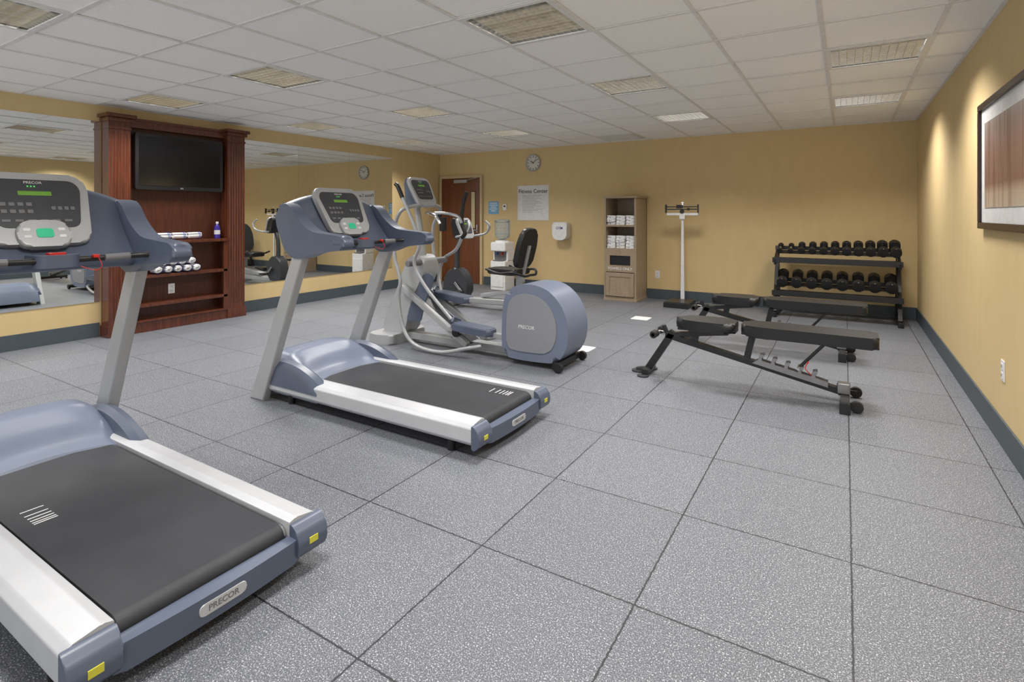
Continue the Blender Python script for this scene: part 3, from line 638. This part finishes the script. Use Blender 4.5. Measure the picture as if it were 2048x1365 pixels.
finish(G().prism(rp([(-3.72,1.38),(-3.74,1.62),(-3.70,1.66),(-3.60,1.48),(-3.53,1.38)],.02),'y',4.02,4.28,.015),'console_back','bg',E)
finish(G().lathe([(.034,0),(.037,.01),(.037,.14),(.032,.141),(.032,.02)],c=(-3.47,4.30,1.12)).box(-3.53,-3.49,4.28,4.31,1.2,1.3,.005),'cup_holder','black',E)
# ------------------------------------------------------------------ recumbent bike
off=(-4.0,6.1,0); R=thing('recumbent_bike','black and grey recumbent exercise bike with padded seat','exercise bike',(-4.13,6.1,0)); G=lambda:Geo(off); Y=6.1
finish(G().beam((-4.6,Y,.10),(-3.3,Y,.12),.10,.08,.015).beam((-4.6,Y-.25,.035),(-4.6,Y+.25,.035),.07,.06,.01).beam((-3.3,Y-.28,.035),(-3.3,Y+.28,.035),.07,.06,.01),'base_frame','silver',R)
sh=[(-4.52+(a+4.56)*.72,.09+(b-.09)*.85) for a,b,_ in cr([(-4.82,.12,0),(-4.84,.35,0),(-4.74,.56,0),(-4.56,.62,0),(-4.38,.54,0),(-4.28,.35,0),(-4.32,.15,0),(-4.55,.09,0)],5,True)]
finish(G().prism(sh,'y',Y-.08,Y+.08,.03),'drive_housing','dkgrey',R)
finish(G().tube([(-4.54,Y,.48),(-4.53,Y,.8),(-4.45,Y,1.0)],[.04,.035,.03]),'console_mast','dkgrey',R)
panel(R,off,(-4.38,Y,1.10),math.radians(68),.30,.30,False)
finish(G().prism(rp([(-4.50,.95),(-4.56,1.2),(-4.50,1.25),(-4.42,1.1),(-4.38,.95)],.03),'y',Y-.13,Y+.13,.015),'console_back','black',R)
for s in (-1,1): finish(G().tube([(-4.47,Y+s*.05,.98),(-4.40,Y+s*.2,.98),(-4.22,Y+s*.24,1.02),(-4.15,Y+s*.24,1.12),(-4.2,Y+s*.2,1.2)],.016),'console_handlebar','silver',R)
for s,(px,pz) in ((-1,(-4.38,.22)),(1,(-4.62,.46))):
    finish(G().beam((-4.50,Y+s*.11,.34),(px,Y+s*.11,pz),.02,.035),'crank_arm','chrome',R)
    finish(G().box(px-.06,px+.06,Y-.24 if s<0 else Y+.13,Y-.13 if s<0 else Y+.24,pz-.015,pz+.015,.006),'pedal','black',R)
finish(G().beam((-4.1,Y,.18),(-3.25,Y,.33),.12,.05,.01).beam((-3.5,Y,.3),(-3.5,Y,.5),.08,.1,.01,up=(1,0,0)),'seat_rail','silver',R)
finish(G().prism(rp([(-3.95,Y-.14),(-3.95,Y+.14),(-3.6,Y+.22),(-3.45,Y+.20),(-3.45,Y-.20),(-3.6,Y-.22)],.06),'z',.50,.575,.025),'seat_cushion','vinyl',R)
Mb=Matrix.Translation((-3.47,Y,.60))@Matrix.Rotation(math.radians(14),4,'Y')
g=G(); g.M=Mb; g.prism(rp([(-.20,0),(.20,0),(.22,.3),(.16,.52),(-.16,.52),(-.22,.3)],.08),'x',-.04,.03,.025); finish(g,'seat_back','vinyl',R)
g=G(); g.M=Mb; g.beam((.035,0,-.1),(.035,0,.3),.06,.03); finish(g,'seat_bracket','silver',R)
for s in (-1,1): finish(G().tube([(-3.35,Y,.50),(-3.35,Y+s*.15,.50),(-3.45,Y+s*.28,.55),(-3.65,Y+s*.29,.53),(-3.85,Y+s*.29,.58)],.016),'side_handle','black',R)
# ------------------------------------------------------------------ world/camera
w=D.worlds.new('World'); sc.world=w; w.use_nodes=True; w.node_tree.nodes['Background'].inputs[0].default_value=(1,.99,.98,1); w.node_tree.nodes['Background'].inputs[1].default_value=1.4  # added fill light: world shines in through the front, left without a wall
cd=D.cameras.new('Camera'); cam=D.objects.new('Camera',cd); col.objects.link(cam)
cam.location=(0,0,1.29); cam.rotation_euler=(math.radians(90),0,math.radians(31.64)); cd.sensor_width=36; cd.lens=1081/2048*36; cd.shift_y=-(682.5-429)/2048; cd.clip_start=.03
sc.camera=cam
sc.view_settings.view_transform='Standard'; sc.view_settings.look='None'; sc.view_settings.exposure=0
